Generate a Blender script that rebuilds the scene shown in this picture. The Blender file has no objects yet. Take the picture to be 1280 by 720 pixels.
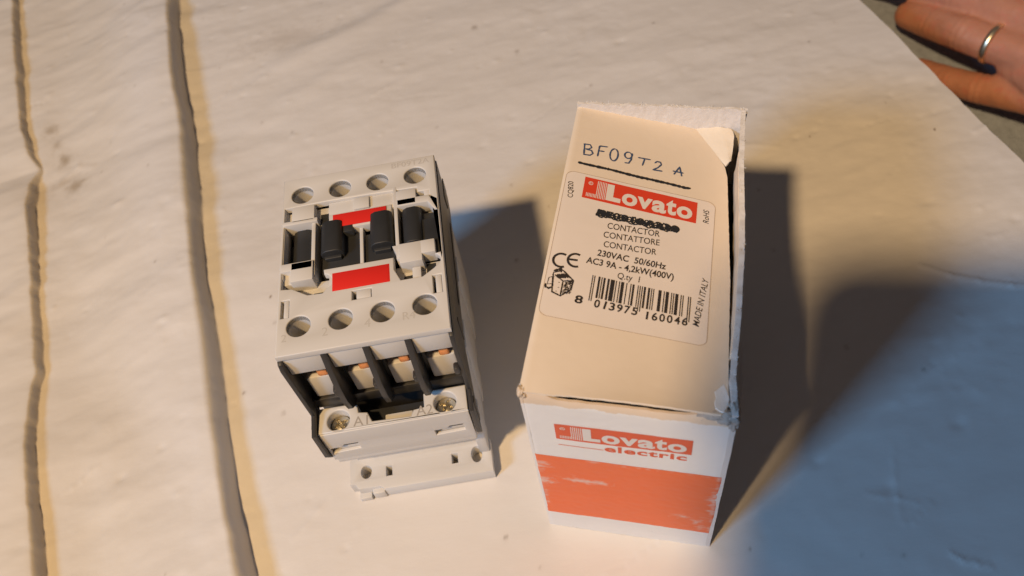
import bpy, bmesh, math, random
import numpy as np
from mathutils import Vector, Matrix, noise
random.seed(4); rng = np.random.default_rng(7)
scn = bpy.context.scene
COL = scn.collection
S = 0.1                                  # every length below is in millimetres; 1 Blender unit = 1 cm
scn.unit_settings.system = 'METRIC'; scn.unit_settings.scale_length = 0.01

# ------------------------------------------------------------------ camera
F, PITCH, ROLL, H = 1029.776, math.radians(53.963), math.radians(-11.807), 242.329
_cp, _sp, _cr, _sr = math.cos(PITCH), math.sin(PITCH), math.cos(ROLL), math.sin(ROLL)
FW = Vector((0, _cp, -_sp)); _R = Vector((1, 0, 0)); _U = Vector((0, _sp, _cp))
R2 = _cr*_R + _sr*_U; U2 = -_sr*_R + _cr*_U
cam = bpy.data.cameras.new('camera'); camo = bpy.data.objects.new('camera', cam); COL.objects.link(camo)
cam.sensor_width = 36; cam.lens = 36*F/1280
cam.clip_start = 0.5; cam.clip_end = 2000
m = Matrix((R2, U2, -FW)).transposed().to_4x4(); m.translation = Vector((0, 0, H))*S
camo.matrix_world = m
cam.dof.use_dof = True; cam.dof.focus_distance = 222*S; cam.dof.aperture_fstop = 0.17
scn.camera = camo
# ------------------------------------------------------------------ dim room air light
w = bpy.data.worlds.new('World'); scn.world = w; w.use_nodes = True
bg = w.node_tree.nodes['Background']; bg.inputs[0].default_value = (1.0, .84, .82, 1); bg.inputs[1].default_value = .054
# ------------------------------------------------------------------ warm lamp (left) and cool window light (left, towards the viewer)
l = bpy.data.lights.new('warm_lamp', 'POINT'); l.energy = 4.4e5; l.color = (1, .67, .335); l.shadow_soft_size = 36*S
lo = bpy.data.objects.new('warm_lamp', l); COL.objects.link(lo); lo.location = Vector((-387, -326, 950))*S
l = bpy.data.lights.new('window_light', 'AREA'); l.energy = 2.2e5; l.color = (.25, .56, 1); l.shape = 'RECTANGLE'; l.size = 330*S; l.size_y = 330*S
lo = bpy.data.objects.new('window_light', l); COL.objects.link(lo)
lo.location = Vector((48-1553, 84-914, 1262))*S
lo.rotation_euler = (Vector((48, 84, 0))*S-lo.location).to_track_quat('-Z', 'Y').to_euler()
# ------------------------------------------------------------------ exposure
vs = scn.view_settings; vs.view_transform = 'Standard'; vs.look = 'None'; vs.exposure = .07; vs.gamma = 1
scn.cycles.use_denoising = True; scn.cycles.max_bounces = 8

# ================================================================== materials
def mat(name, col, rough=.5, spec=.5, var=.0, vscale=.3, bump=0., bscale=3., metallic=0., sss=0., bdist=.02, stretch=None):
    mt = bpy.data.materials.new(name); mt.use_nodes = True
    nt = mt.node_tree; b = nt.nodes['Principled BSDF']
    b.inputs['Base Color'].default_value = (*col, 1); b.inputs['Roughness'].default_value = rough
    b.inputs['Specular IOR Level'].default_value = spec; b.inputs['Metallic'].default_value = metallic
    if sss:
        b.inputs['Subsurface Weight'].default_value = sss; b.inputs['Subsurface Radius'].default_value = (.3, .12, .06)
        b.inputs['Subsurface Scale'].default_value = 1.
    tc = nt.nodes.new('ShaderNodeTexCoord'); src = tc.outputs['Object']
    if stretch:
        mp = nt.nodes.new('ShaderNodeMapping'); mp.inputs['Scale'].default_value = stretch
        nt.links.new(src, mp.inputs[0]); src = mp.outputs[0]
    if var:
        n = nt.nodes.new('ShaderNodeTexNoise'); n.inputs['Scale'].default_value = vscale; n.inputs['Detail'].default_value = 6
        nt.links.new(src, n.inputs['Vector'])
        mx = nt.nodes.new('ShaderNodeMix'); mx.data_type = 'RGBA'
        mx.inputs[6].default_value = (*[c*(1-var) for c in col], 1); mx.inputs[7].default_value = (*[min(1, c*(1+var)) for c in col], 1)
        nt.links.new(n.outputs['Fac'], mx.inputs[0]); nt.links.new(mx.outputs[2], b.inputs['Base Color'])
    if bump:
        n2 = nt.nodes.new('ShaderNodeTexNoise'); n2.inputs['Scale'].default_value = bscale; n2.inputs['Detail'].default_value = 5
        nt.links.new(src, n2.inputs['Vector'])
        bp = nt.nodes.new('ShaderNodeBump'); bp.inputs['Strength'].default_value = bump; bp.inputs['Distance'].default_value = bdist
        nt.links.new(n2.outputs['Fac'], bp.inputs['Height']); nt.links.new(bp.outputs[0], b.inputs['Normal'])
    return mt

def blend_by_noise(mt, other, scale, lo, hi, stretch=(1, 1, 1), edge=None, detail=8):
    """mix a worn colour into a material where a noise is high"""
    nt = mt.node_tree; b = nt.nodes['Principled BSDF']
    tc = nt.nodes.new('ShaderNodeTexCoord'); mp = nt.nodes.new('ShaderNodeMapping'); mp.inputs['Scale'].default_value = stretch
    nt.links.new(tc.outputs['Object'], mp.inputs[0])
    n = nt.nodes.new('ShaderNodeTexNoise'); n.inputs['Scale'].default_value = scale; n.inputs['Detail'].default_value = detail; n.inputs['Roughness'].default_value = .65
    nt.links.new(mp.outputs[0], n.inputs['Vector'])
    fac = n.outputs['Fac']
    mr = nt.nodes.new('ShaderNodeMapRange'); mr.inputs[1].default_value = lo; mr.inputs[2].default_value = hi
    if edge:                                   # (axis, a, b, amount): adds to the noise towards one edge of the thing
        sx = nt.nodes.new('ShaderNodeSeparateXYZ'); nt.links.new(tc.outputs['Object'], sx.inputs[0])
        tot = fac
        for ax, a, bb, amt in edge:
            r = nt.nodes.new('ShaderNodeMapRange'); r.inputs[1].default_value = a; r.inputs[2].default_value = bb
            r.inputs[3].default_value = 0; r.inputs[4].default_value = amt
            nt.links.new(sx.outputs[ax], r.inputs[0])
            ad = nt.nodes.new('ShaderNodeMath'); nt.links.new(tot, ad.inputs[0]); nt.links.new(r.outputs[0], ad.inputs[1]); tot = ad.outputs[0]
        fac = tot
    nt.links.new(fac, mr.inputs[0])
    mx = nt.nodes.new('ShaderNodeMix'); mx.data_type = 'RGBA'
    old = b.inputs['Base Color']
    if old.is_linked: nt.links.new(old.links[0].from_socket, mx.inputs[6])
    else: mx.inputs[6].default_value = old.default_value
    mx.inputs[7].default_value = (*other, 1)
    nt.links.new(mr.outputs[0], mx.inputs[0]); nt.links.new(mx.outputs[2], b.inputs['Base Color'])

M = {}
M['sheet'] = mat('sheet', (.735, .702, .672), .5, .35, .06, .30, .35, 2.2, bdist=.05, stretch=(.5, 1, 1))
M['grey'] = mat('light_grey_plastic', (.61, .592, .568), .42, .4, .02, .8, .10, 40, bdist=.003)
M['black'] = mat('black_plastic', (.031, .030, .031), .42, .5, .15, 2, .15, 30, bdist=.003)
M['blackm'] = mat('black_moving_plastic', (.026, .027, .029), .5, .4, .15, 3, .25, 25, bdist=.004)
M['red'] = mat('red_film', (.68, .025, .018), .38, .45, .04, 2)
M['redprint'] = mat('red_print', (.66, .055, .022), .5, .3, .04, 2)
M['copper'] = mat('copper', (.93, .38, .14), .42, .5, .1, 3, metallic=.45)
M['brass'] = mat('plated_screw', (.60, .55, .44), .30, .5, .15, 6, .2, 20, metallic=.95, bdist=.006)
M['screw'] = mat('dull_screw', (.16, .14, .12), .4, .5, metallic=.8)
M['engrave'] = mat('engraving', (.36, .33, .30), .6, .2)
M['card_white'] = mat('coated_card', (.78, .765, .745), .48, .35, .03, 1.2, .12, 12, bdist=.008)
blend_by_noise(M['card_white'], (.72, .58, .44), 2.2, .74, .80, (1, 1, 1.2), edge=[(2, 7.76, 7.92, .42), (0, .14, .0, .12), (0, 4.6, 4.7, .14), (2, .25, 0, .10)])
blend_by_noise(M['card_white'], (.40, .37, .34), 3.2, .66, .74, (.6, 1, 1.8), detail=5)
M['card_raw'] = mat('grey_card', (.42, .385, .35), .9, .1, .12, 6, .8, 14, bdist=.03)
M['card_inner'] = mat('inner_card', (.70, .66, .625), .85, .1, .06, 3, .6, 9, bdist=.025)
M['card_dark'] = mat('inside_shade_card', (.16, .125, .10), .9, .1)  # card darkened in colour to stand for the shade inside the box
M['kraft'] = mat('tan_card', (.76, .645, .515), .55, .3, .035, .8, .15, 9, bdist=.008)
M['sticker'] = mat('paper_sticker', (.765, .68, .61), .5, .3, .02, 1.5, .06, 12, bdist=.005)
M['line'] = mat('sticker_edge', (.42, .33, .26), .6, .2)
M['orange'] = mat('orange_print', (.82, .145, .036), .42, .4, .05, 1.0, .06, 12, bdist=.005)
M['ink'] = mat('black_ink', (.035, .028, .025), .55, .3)
M['inkw'] = mat('unprinted_white', (.72, .66, .60), .5, .3)
M['marker'] = mat('black_marker', (.025, .025, .028), .45, .4)
M['pen'] = mat('blue_black_pen', (.055, .085, .16), .5, .3)
M['skin'] = mat('skin', (.50, .225, .14), .52, .35, .2, 1.1, .6, 9, sss=.2, bdist=.035)
blend_by_noise(M['skin'], (.54, .19, .12), 1.7, .52, .70, detail=4)
M['nail'] = mat('nail', (.62, .33, .25), .3, .5)
M['gold'] = mat('white_gold', (.95, .83, .60), .34, .5, metallic=1)
M['cloth'] = mat('grey_woven_cloth', (.33, .37, .43), .9, .1, .3, 3.0, 1., 14, bdist=.06)
M['seam'] = mat('cloth_seam', (.20, .19, .175), .9, .1, .15, 4, .6, 30, bdist=.02)
M['wood'] = mat('table_wood', (.62, .54, .45), .5, .4, .2, 1)
M['phone'] = mat('phone_black', (.02, .02, .022), .3, .5)
M['glass'] = mat('phone_glass', (.01, .01, .012), .08, .6)

# ================================================================== builders
def raw(name, verts, faces, mt, parent=None, smooth=False, scale=S):
    me = bpy.data.meshes.new(name); me.from_pydata([tuple(c*scale for c in v) for v in verts], [], faces)
    me.materials.append(mt); me.update()
    o = bpy.data.objects.new(name, me); COL.objects.link(o); o.parent = parent
    if smooth:
        for p in me.polygons: p.use_smooth = True
    return o

class MB:
    """collects shapes (mm) and links them as ONE mesh object"""
    def __init__(s): s.bm = bmesh.new()
    def box(s, x0, x1, y0, y1, z0, z1, bev=.25, seg=2, rot=None, piv=None):
        t = bmesh.new(); bmesh.ops.create_cube(t, size=1)
        for v in t.verts: v.co = Vector(((x0+x1)/2+v.co.x*(x1-x0), (y0+y1)/2+v.co.y*(y1-y0), (z0+z1)/2+v.co.z*(z1-z0)))
        if bev: bmesh.ops.bevel(t, geom=t.edges[:], offset=min(bev, .45*min(x1-x0, y1-y0, z1-z0)), segments=seg, affect='EDGES', profile=.5)
        if rot:
            c = Vector(piv) if piv else Vector(((x0+x1)/2, (y0+y1)/2, (z0+z1)/2))
            for v in t.verts: v.co = rot @ (v.co-c)+c
        s._add(t); return s
    def prism(s, poly, axis, a0, a1, holes=(), bev=.2, seg=1):
        """polygon in the plane across `axis` ('x': (y,z), 'y': (x,z), 'z': (x,y)), with holes, extruded from a0 to a1"""
        cu = bpy.data.curves.new('t', 'CURVE'); cu.dimensions = '2D'; cu.fill_mode = 'BOTH'
        cu.extrude = max(1e-4, (a1-a0)/2-bev); cu.bevel_depth = bev; cu.bevel_resolution = seg; cu.offset = -bev if bev else 0
        for ring in (poly, *holes):
            sp = cu.splines.new('POLY'); sp.points.add(len(ring)-1); sp.use_cyclic_u = True
            for p, q in zip(sp.points, ring): p.co = (q[0], q[1], 0, 1)
        o = bpy.data.objects.new('t', cu); me = bpy.data.meshes.new_from_object(o)
        t = bmesh.new(); t.from_mesh(me); bmesh.ops.remove_doubles(t, verts=t.verts[:], dist=1e-4)
        mid = (a0+a1)/2
        for v in t.verts:
            a, b, c = v.co
            v.co = {'x': (mid+c, a, b), 'y': (a, mid+c, b), 'z': (a, b, mid+c)}[axis]
        if axis == 'y': bmesh.ops.reverse_faces(t, faces=t.faces[:])
        bpy.data.objects.remove(o); bpy.data.curves.remove(cu); bpy.data.meshes.remove(me)
        s._add(t); return s
    def cyl(s, c, r, z0, z1, n=28, axis='z', bev=.15, r2=None):
        t = bmesh.new(); bmesh.ops.create_cone(t, cap_ends=True, segments=n, radius1=r, radius2=r if r2 is None else r2, depth=z1-z0)
        if bev: bmesh.ops.bevel(t, geom=[e for e in t.edges if len(e.link_faces) == 2 and any(len(f.verts) > 4 for f in e.link_faces)], offset=bev, segments=2, affect='EDGES')
        for v in t.verts:
            x, y, z = v.co; z += (z0+z1)/2
            v.co = {'z': (c[0]+x, c[1]+y, z), 'x': (z, c[0]+x, c[1]+y), 'y': (c[0]+x, z, c[1]+y)}[axis]
        s._add(t); return s
    def tube(s, r, c, z0, z1, n=32, wall=.5):
        """open tube wall, seen from inside"""
        t = bmesh.new(); rings = []
        for rr, z in ((r, z1), (r, z0), (r+wall, z0), (r+wall, z1)):
            rings.append([t.verts.new((c[0]+rr*math.cos(2*math.pi*i/n), c[1]+rr*math.sin(2*math.pi*i/n), z)) for i in range(n)])
        for a in range(4):
            for i in range(n):
                t.faces.new((rings[a][i], rings[a][(i+1) % n], rings[(a+1) % 4][(i+1) % n], rings[(a+1) % 4][i]))
        bmesh.ops.recalc_face_normals(t, faces=t.faces[:]); s._add(t); return s
    def stroke(s, pts, wd, place, wob=0., taper=True, cap=True):
        """flat pen stroke along 2D points, laid on a surface by place(u, v)"""
        P = [Vector(p) for p in pts]; Q = [P[0]]
        for a, b in zip(P, P[1:]):
            n = max(1, int((b-a).length/.35))
            Q += [a+(b-a)*i/n for i in range(1, n+1)]
        L, Rr = [], []
        for i, q in enumerate(Q):
            d = (Q[min(i+1, len(Q)-1)]-Q[max(i-1, 0)])
            d = d.normalized() if d.length else Vector((1, 0)); nn = Vector((-d.y, d.x))
            ww = wd/2*(1+wob*(random.random()-.5)*2)
            if taper and i in (0, len(Q)-1): ww *= .55
            L.append(s.bm.verts.new(place(*(q+nn*ww)))); Rr.append(s.bm.verts.new(place(*(q-nn*ww))))
        for i in range(len(Q)-1): s.bm.faces.new((L[i], Rr[i], Rr[i+1], L[i+1]))
        return s
    def poly(s, pts, place):
        s.bm.faces.new([s.bm.verts.new(place(*p)) for p in pts]); return s
    def _add(s, t):
        me = bpy.data.meshes.new('t'); t.to_mesh(me); t.free(); s.bm.from_mesh(me); bpy.data.meshes.remove(me)
    def build(s, name, mt, parent=None, smooth=False, warp=None):
        for v in s.bm.verts:
            if warp: v.co = warp(v.co)
        for v in s.bm.verts: v.co *= S
        bmesh.ops.recalc_face_normals(s.bm, faces=s.bm.faces[:]) if smooth == 'recalc' else None
        me = bpy.data.meshes.new(name); s.bm.to_mesh(me); s.bm.free(); me.materials.append(mt)
        if smooth:
            for p in me.polygons: p.use_smooth = True
            me.set_sharp_from_angle(angle=math.radians(38))
        o = bpy.data.objects.new(name, me); COL.objects.link(o); o.parent = parent
        return o

def root(name, loc, rz, label, cat, group=None):
    o = bpy.data.objects.new(name, None); COL.objects.link(o); o.location = Vector(loc)*S; o.rotation_euler = (0, 0, rz)
    o.empty_display_size = 1; tag(o, label, cat, group); return o
def tag(o, label, cat, group=None):
    o['label'] = label; o['category'] = cat
    if group: o['group'] = group

_cap = {}
def glyphs(body, bold=0., shear=0., space=1.):
    """2D outline mesh of some words: (verts, faces), one capital letter = height 1"""
    key = (body, bold, shear, space)
    if key in _cap: return _cap[key]
    def conv(txt):
        cu = bpy.data.curves.new('t', 'FONT'); cu.body = txt; cu.size = 1; cu.offset = bold; cu.shear = shear; cu.space_character = space; cu.resolution_u = 4
        o = bpy.data.objects.new('t', cu); me = bpy.data.meshes.new_from_object(o)
        r = [tuple(v.co[:2]) for v in me.vertices], [tuple(p.vertices) for p in me.polygons]
        bpy.data.objects.remove(o); bpy.data.curves.remove(cu); bpy.data.meshes.remove(me); return r
    hv = conv('H')[0]; y0 = min(v[1] for v in hv); hh = max(v[1] for v in hv)-y0
    v, f = conv(body); x0 = min(q[0] for q in v); wd = max(q[0] for q in v)-x0
    r = [((a-x0)/wd, (b-y0)/hh) for a, b in v], f
    _cap[key] = r; return r
def lettering(mb, body, p0, p1, h, place, bold=.008, shear=0., space=1., slant=0.):
    """words stretched from p0 to p1 on their base line, capital height h"""
    v, f = glyphs(body, bold, shear, space)
    a = Vector(p0); d = Vector(p1)-a; n = Vector((-d.y, d.x)).normalized()*h
    vs_ = [mb.bm.verts.new(place(*(a+d*q[0]+n*q[1]+d.normalized()*slant*h*q[1]))) for q in v]
    for q in f:
        try: mb.bm.faces.new([vs_[i] for i in q])
        except ValueError: pass

def circ(c, r, n=32, ry=None, a0=0, a1=2*math.pi, closed=True):
    k = n if closed else n+1
    return [(c[0]+r*math.cos(a0+(a1-a0)*i/n), c[1]+(ry or r)*math.sin(a0+(a1-a0)*i/n)) for i in range(k)]
def rect(x0, x1, y0, y1): return [(x0, y0), (x1, y0), (x1, y1), (x0, y1)]

# smooth random field for cloth and card (numpy, vectorised)
def vnoise(x, y, seed=0):
    r = np.random.default_rng(seed); T = r.random((256, 256))
    xi = np.floor(x).astype(int); yi = np.floor(y).astype(int); fx = x-xi; fy = y-yi
    fx = fx*fx*fx*(fx*(fx*6-15)+10); fy = fy*fy*fy*(fy*(fy*6-15)+10)
    g = lambda a, b: T[a % 256, b % 256]
    return (g(xi, yi)*(1-fx)+g(xi+1, yi)*fx)*(1-fy)+(g(xi, yi+1)*(1-fx)+g(xi+1, yi+1)*fx)*fy-.5
def fbm(x, y, seed=0, octs=4):
    t = 0
    for k in range(octs): t = t+vnoise(x*2**k+k*17.3, y*2**k+k*5.1, seed+k)/1.9**k
    return t

# ================================================================== the sheet
PAR = np.array([-.146, .9893]); PER = np.array([.9893, .146])
def grid_mesh(name, X, Y, Z, mt, smooth=True, parent=None):
    ny, nx = X.shape
    me = bpy.data.meshes.new(name)
    co = np.stack([X, Y, Z], -1).reshape(-1, 3)*S
    me.vertices.add(len(co)); me.vertices.foreach_set('co', co.ravel().astype(np.float32))
    i = np.arange((ny-1)*(nx-1)); r = i//(nx-1); c = i % (nx-1); a = r*nx+c
    q = np.stack([a, a+1, a+nx+1, a+nx], -1).ravel().astype(np.int32); n = len(i)
    me.loops.add(4*n); me.polygons.add(n)
    me.loops.foreach_set('vertex_index', q); me.polygons.foreach_set('loop_start', np.arange(0, 4*n, 4, dtype=np.int32))
    me.polygons.foreach_set('use_smooth', np.full(n, smooth)); me.update(calc_edges=True); me.validate()
    me.materials.append(mt); o = bpy.data.objects.new(name, me); COL.objects.link(o); o.parent = parent; return o

def build_sheet():
    t = np.arange(-40, 560, 1.0)
    R2t = np.array([-60, 107.7, 135, 159.5, 186.1, 224.3, 268.3, 309, 343.9, 410.8, 600]); R2s = np.array([-82, -84.5, -86, -87.1, -86.7, -87.1, -86.3, -85.4, -85.5, -84.3, -83])
    R1t = np.array([-60, 126.3, 160, 180, 200, 206.7, 238, 263.9, 295, 312, 321, 330, 354, 386.5, 460.7, 600]); R1s = np.array([-142, -146.4, -148.6, -151, -150.6, -149.7, -151.7, -153, -155.1, -155.5, -153.2, -157, -160.8, -163.4, -169, -176])
    k = np.hanning(9); k /= k.sum()
    sm = lambda a: np.convolve(np.pad(a, 4, 'edge'), k, 'valid')
    r2 = sm(np.interp(t, R2t, R2s))+.5*fbm(t/14, t*0, 5, 3); r1 = sm(np.interp(t, R1t, R1s))+.9*fbm(t/9, t*0, 9, 3)
    h2 = np.interp(t, [-60, 110, 150, 200, 250, 300, 345, 380, 420, 600], [9, 9, 8.2, 8, 8.0, 8.8, 10., 9, 7.2, 7])
    h1 = np.interp(t, [-60, 120, 160, 200, 240, 290, 308, 320, 335, 400, 480, 600], [5, 5, 4.6, 3.6, 3.4, 5.5, 4.6, 1.2, 3.6, 4.4, 3.8, 4])
    drop = [(0, 1), (.15, .985), (.3, .94), (.42, .87), (.52, .77), (.62, .64), (.71, .5), (.8, .34), (.89, .17), (.96, .05), (1.03, 0)]
    wa = 4.7+1.4*fbm(t/30, t*0, 61, 2); wb = 2.7+.8*fbm(t/22, t*0, 63, 2)
    rows = []
    def seg(s0, s1, n, h, pw, wd):
        u = np.linspace(0, 1, n)[None, :]; s = s0[:, None]+(s1-s0)[:, None]*u
        q = np.clip(1-(s1[:, None]-s)/wd, 0, 1); q = q*q*(3-2*q)
        z = h[:, None]*q**pw if h is not None else s*0
        rows.append((s, z))
    seg(np.full_like(t, -330.), r1, 150, h1, 1.3, 55)
    for dx, f in drop[1:]: rows.append(((r1+dx*wb)[:, None], (h1*f)[:, None]))
    seg(r1+wb*1.2, r2, 130, h2, 1.1, 62)
    for dx, f in drop[1:]: rows.append(((r2+dx*wa)[:, None], (h2*f)[:, None]))
    seg(r2+wa*1.15, np.full_like(t, 219.5), 390, None, 1, 1)
    s = np.concatenate([a for a, b in rows], 1); z = np.concatenate([b for a, b in rows], 1); T = np.repeat(t[:, None], s.shape[1], 1)
    # broad undulation, fine wrinkles drawn out across the sheet, a few pressed creases and specks
    tilt_ = .8*fbm(s/120, T/120, 95, 2)
    und = 3.6*fbm(s/85, T/75, 21, 2)+1.35*fbm(s/48+tilt_, T/24, 27, 3)
    flat = np.clip((s+60)/40, 0, 1)
    near = np.exp(-(((s-10)/95)**2+((T-150)/95)**2)**2)           # flat under the two things that stand on it
    z = z+und*(1-.92*near)*(.45+.55*(1-flat))
    tilt = fbm(s/160, T/160, 90, 2)
    wr = .62*fbm(s/19+tilt*2, T/8.5, 33, 3)+.08*fbm(s/3.4, T/2.2, 41, 3)
    z = z+wr*(.75+.9*vnoise(s/50, T/50, 3))*(1-.75*near)
    # long soft folds running across the upper half of the sheet
    for (t0, s0, sl, am, wd_) in ((352, 0, .30, .9, 7), (372, 40, .34, -.6, 9), (318, -30, .22, .35, 6), (300, 190, -.25, .7, 6), (262, 170, -.1, .4, 5)):
        d = T-(t0+sl*(s-s0)+4*fbm(s/40, s*0, int(t0), 2)); z = z+1.6*am*np.exp(-(d/wd_)**2)*np.exp(-((s-s0)/95)**2)*flat
    # broad dent slanting down the folded strip
    d = (s+118)+.35*(T-190)+8*fbm(T/50, T*0, 77, 2); z = z-1.5*np.exp(-(d/13)**2)*np.exp(-((T-185)/85)**2)
    d = (s+127)+.10*(T-120); z = z-1.0*np.exp(-(d/9)**2)*np.exp(-((T-115)/60)**2)
    def crease(pts, am, wd_):
        nonlocal z
        for (a, b) in zip(pts, pts[1:]):
            a = np.array(a); b = np.array(b); e = b-a; L2 = e@e
            u = np.clip(((T-a[0])*e[0]+(s-a[1])*e[1])/L2, 0, 1)
            d2 = (T-a[0]-u*e[0])**2+(s-a[1]-u*e[1])**2
            z = z+am*np.exp(-d2/wd_**2)
    crease([(128, 160), (121, 167), (115.5, 174), (110, 182), (106, 190)], .55, .75)
    crease([(40.3, 111.2), (37.6, 113), (35.5, 116), (33.6, 119)], .4, .6)
    crease([(174.8, 214), (175.6, 219.5)], .5, .8)
    crease([(309, -143), (314, -134), (310, -127)], .35, 1.6)
    crease([(100, 60), (103, 66)], .25, .5)
    rc_ = np.random.default_rng(19)
    for _ in range(46):                                          # faint pressed creases, mostly running across the sheet
        a, b, L, an = rc_.uniform(30, 420), rc_.uniform(-165, 205), rc_.uniform(8, 38), rc_.normal(.25, .45)
        pts = [(a+L*u*math.sin(an)+rc_.uniform(-.8, .8), b+L*u*math.cos(an)) for u in np.linspace(0, 1, 5)]
        crease(pts, rc_.choice([-1, 1])*rc_.uniform(.08, .24), rc_.uniform(.45, .9))
    for _ in range(280):
        a, b = rng.uniform(40, 420), rng.uniform(-150, 215); am = rng.choice([-1, 1])*rng.uniform(.12, .4); r = rng.uniform(.6, 1.5)
        m_ = (abs(T-a) < 4*r) & (abs(s-b) < 7*r)
        z[m_] += (am*np.exp(-((T-a)/r)**2-((s-b)/(r*1.7))**2))[m_]
    # keep it below the feet of the things
    z = np.where(near > .55, np.minimum(z, 0.0), z)
    X = T*PAR[0]+s*PER[0]; Y = T*PAR[1]+s*PER[1]
    o = grid_mesh('white_sheet', X, Y, z, M['sheet'])
    tag(o, 'creased off-white sheet with two raised folds at left, spread under device and box', 'sheet')
    yel = np.clip((-92-s)/28, 0, 1)*.5  # tan tint over the folded strips, stronger towards the left
    # brown smudges on the folded strip: a colour attribute of the sheet itself
    at = o.data.color_attributes.new('smudge', 'FLOAT_COLOR', 'POINT'); g = np.zeros_like(z)
    for (a, b, ra, rb, k_) in ((345.5, -147.2, 2.8, 3, .8), (333.7, -144, 2.4, 2, .75), (322, -140.2, 3.6, 2.4, 1.), (303, -135.6, 3.2, 4.4, 1.), (308, -141.8, 2.2, 7, .6), (304, -150, 5, 5, .25), (300, 69, 1, 1.2, .5), (325, 56, 1.2, 1.2, .5), (360, -30, 6, 18, .22)):
        d = ((T-a)/ra)**2+((s-b)/rb)**2; g = np.maximum(g, k_*np.exp(-d*(1+1.2*fbm(s/2, T/2, 13, 3))))
    rr = np.random.default_rng(3)
    for _ in range(90):
        a, b, r = rr.uniform(40, 420), rr.uniform(-160, 215), rr.uniform(.35, .8)
        m_ = (abs(T-a) < 3*r) & (abs(s-b) < 3*r); g[m_] = np.maximum(g[m_], (rr.uniform(.2, .7)*np.exp(-((T-a)**2+(s-b)**2)/r**2))[m_])
    at.data.foreach_set('color', np.repeat(np.clip(g, 0, 1).ravel()[:, None], 4, 1).astype(np.float32).ravel())
    nt = M['sheet'].node_tree; b = nt.nodes['Principled BSDF']
    an = nt.nodes.new('ShaderNodeAttribute'); an.attribute_name = 'smudge'
    mx = nt.nodes.new('ShaderNodeMix'); mx.data_type = 'RGBA'; mx.inputs[7].default_value = (.20, .14, .09, 1)
    nt.links.new(b.inputs['Base Color'].links[0].from_socket, mx.inputs[6]); nt.links.new(an.outputs['Fac'], mx.inputs[0])
    ay_ = o.data.color_attributes.new('left_tint', 'FLOAT_COLOR', 'POINT'); ay_.data.foreach_set('color', np.repeat(yel.ravel()[:, None], 4, 1).astype(np.float32).ravel())
    an2 = nt.nodes.new('ShaderNodeAttribute'); an2.attribute_name = 'left_tint'
    m2 = nt.nodes.new('ShaderNodeMix'); m2.data_type = 'RGBA'; m2.inputs[7].default_value = (.66, .57, .44, 1)
    nt.links.new(mx.outputs[2], m2.inputs[6]); nt.links.new(an2.outputs['Fac'], m2.inputs[0]); nt.links.new(m2.outputs[2], b.inputs['Base Color'])
    tr = nt.nodes.new('ShaderNodeBsdfTranslucent'); ms = nt.nodes.new('ShaderNodeMixShader'); ms.inputs[0].default_value = .06   # thin sheet lets some light through
    nt.links.new(m2.outputs[2], tr.inputs[0]); nt.links.new(b.outputs[0], ms.inputs[1]); nt.links.new(tr.outputs[0], ms.inputs[2]); nt.links.new(ms.outputs[0], nt.nodes['Material Output'].inputs[0])
    # table under it
    c = [(-36, -335), (-36, 216), (555, 216), (555, -335)]
    vs_ = [(a*PAR[0]+b*PER[0], a*PAR[1]+b*PER[1], zz) for zz in (-4.5, -24) for a, b in c]
    tb = raw('table', vs_, [(0, 1, 2, 3), (7, 6, 5, 4), (0, 4, 5, 1), (1, 5, 6, 2), (2, 6, 7, 3), (3, 7, 4, 0)], M['wood'])
    tag(tb, 'wooden table board hidden under the white sheet', 'table')
build_sheet()

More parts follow.
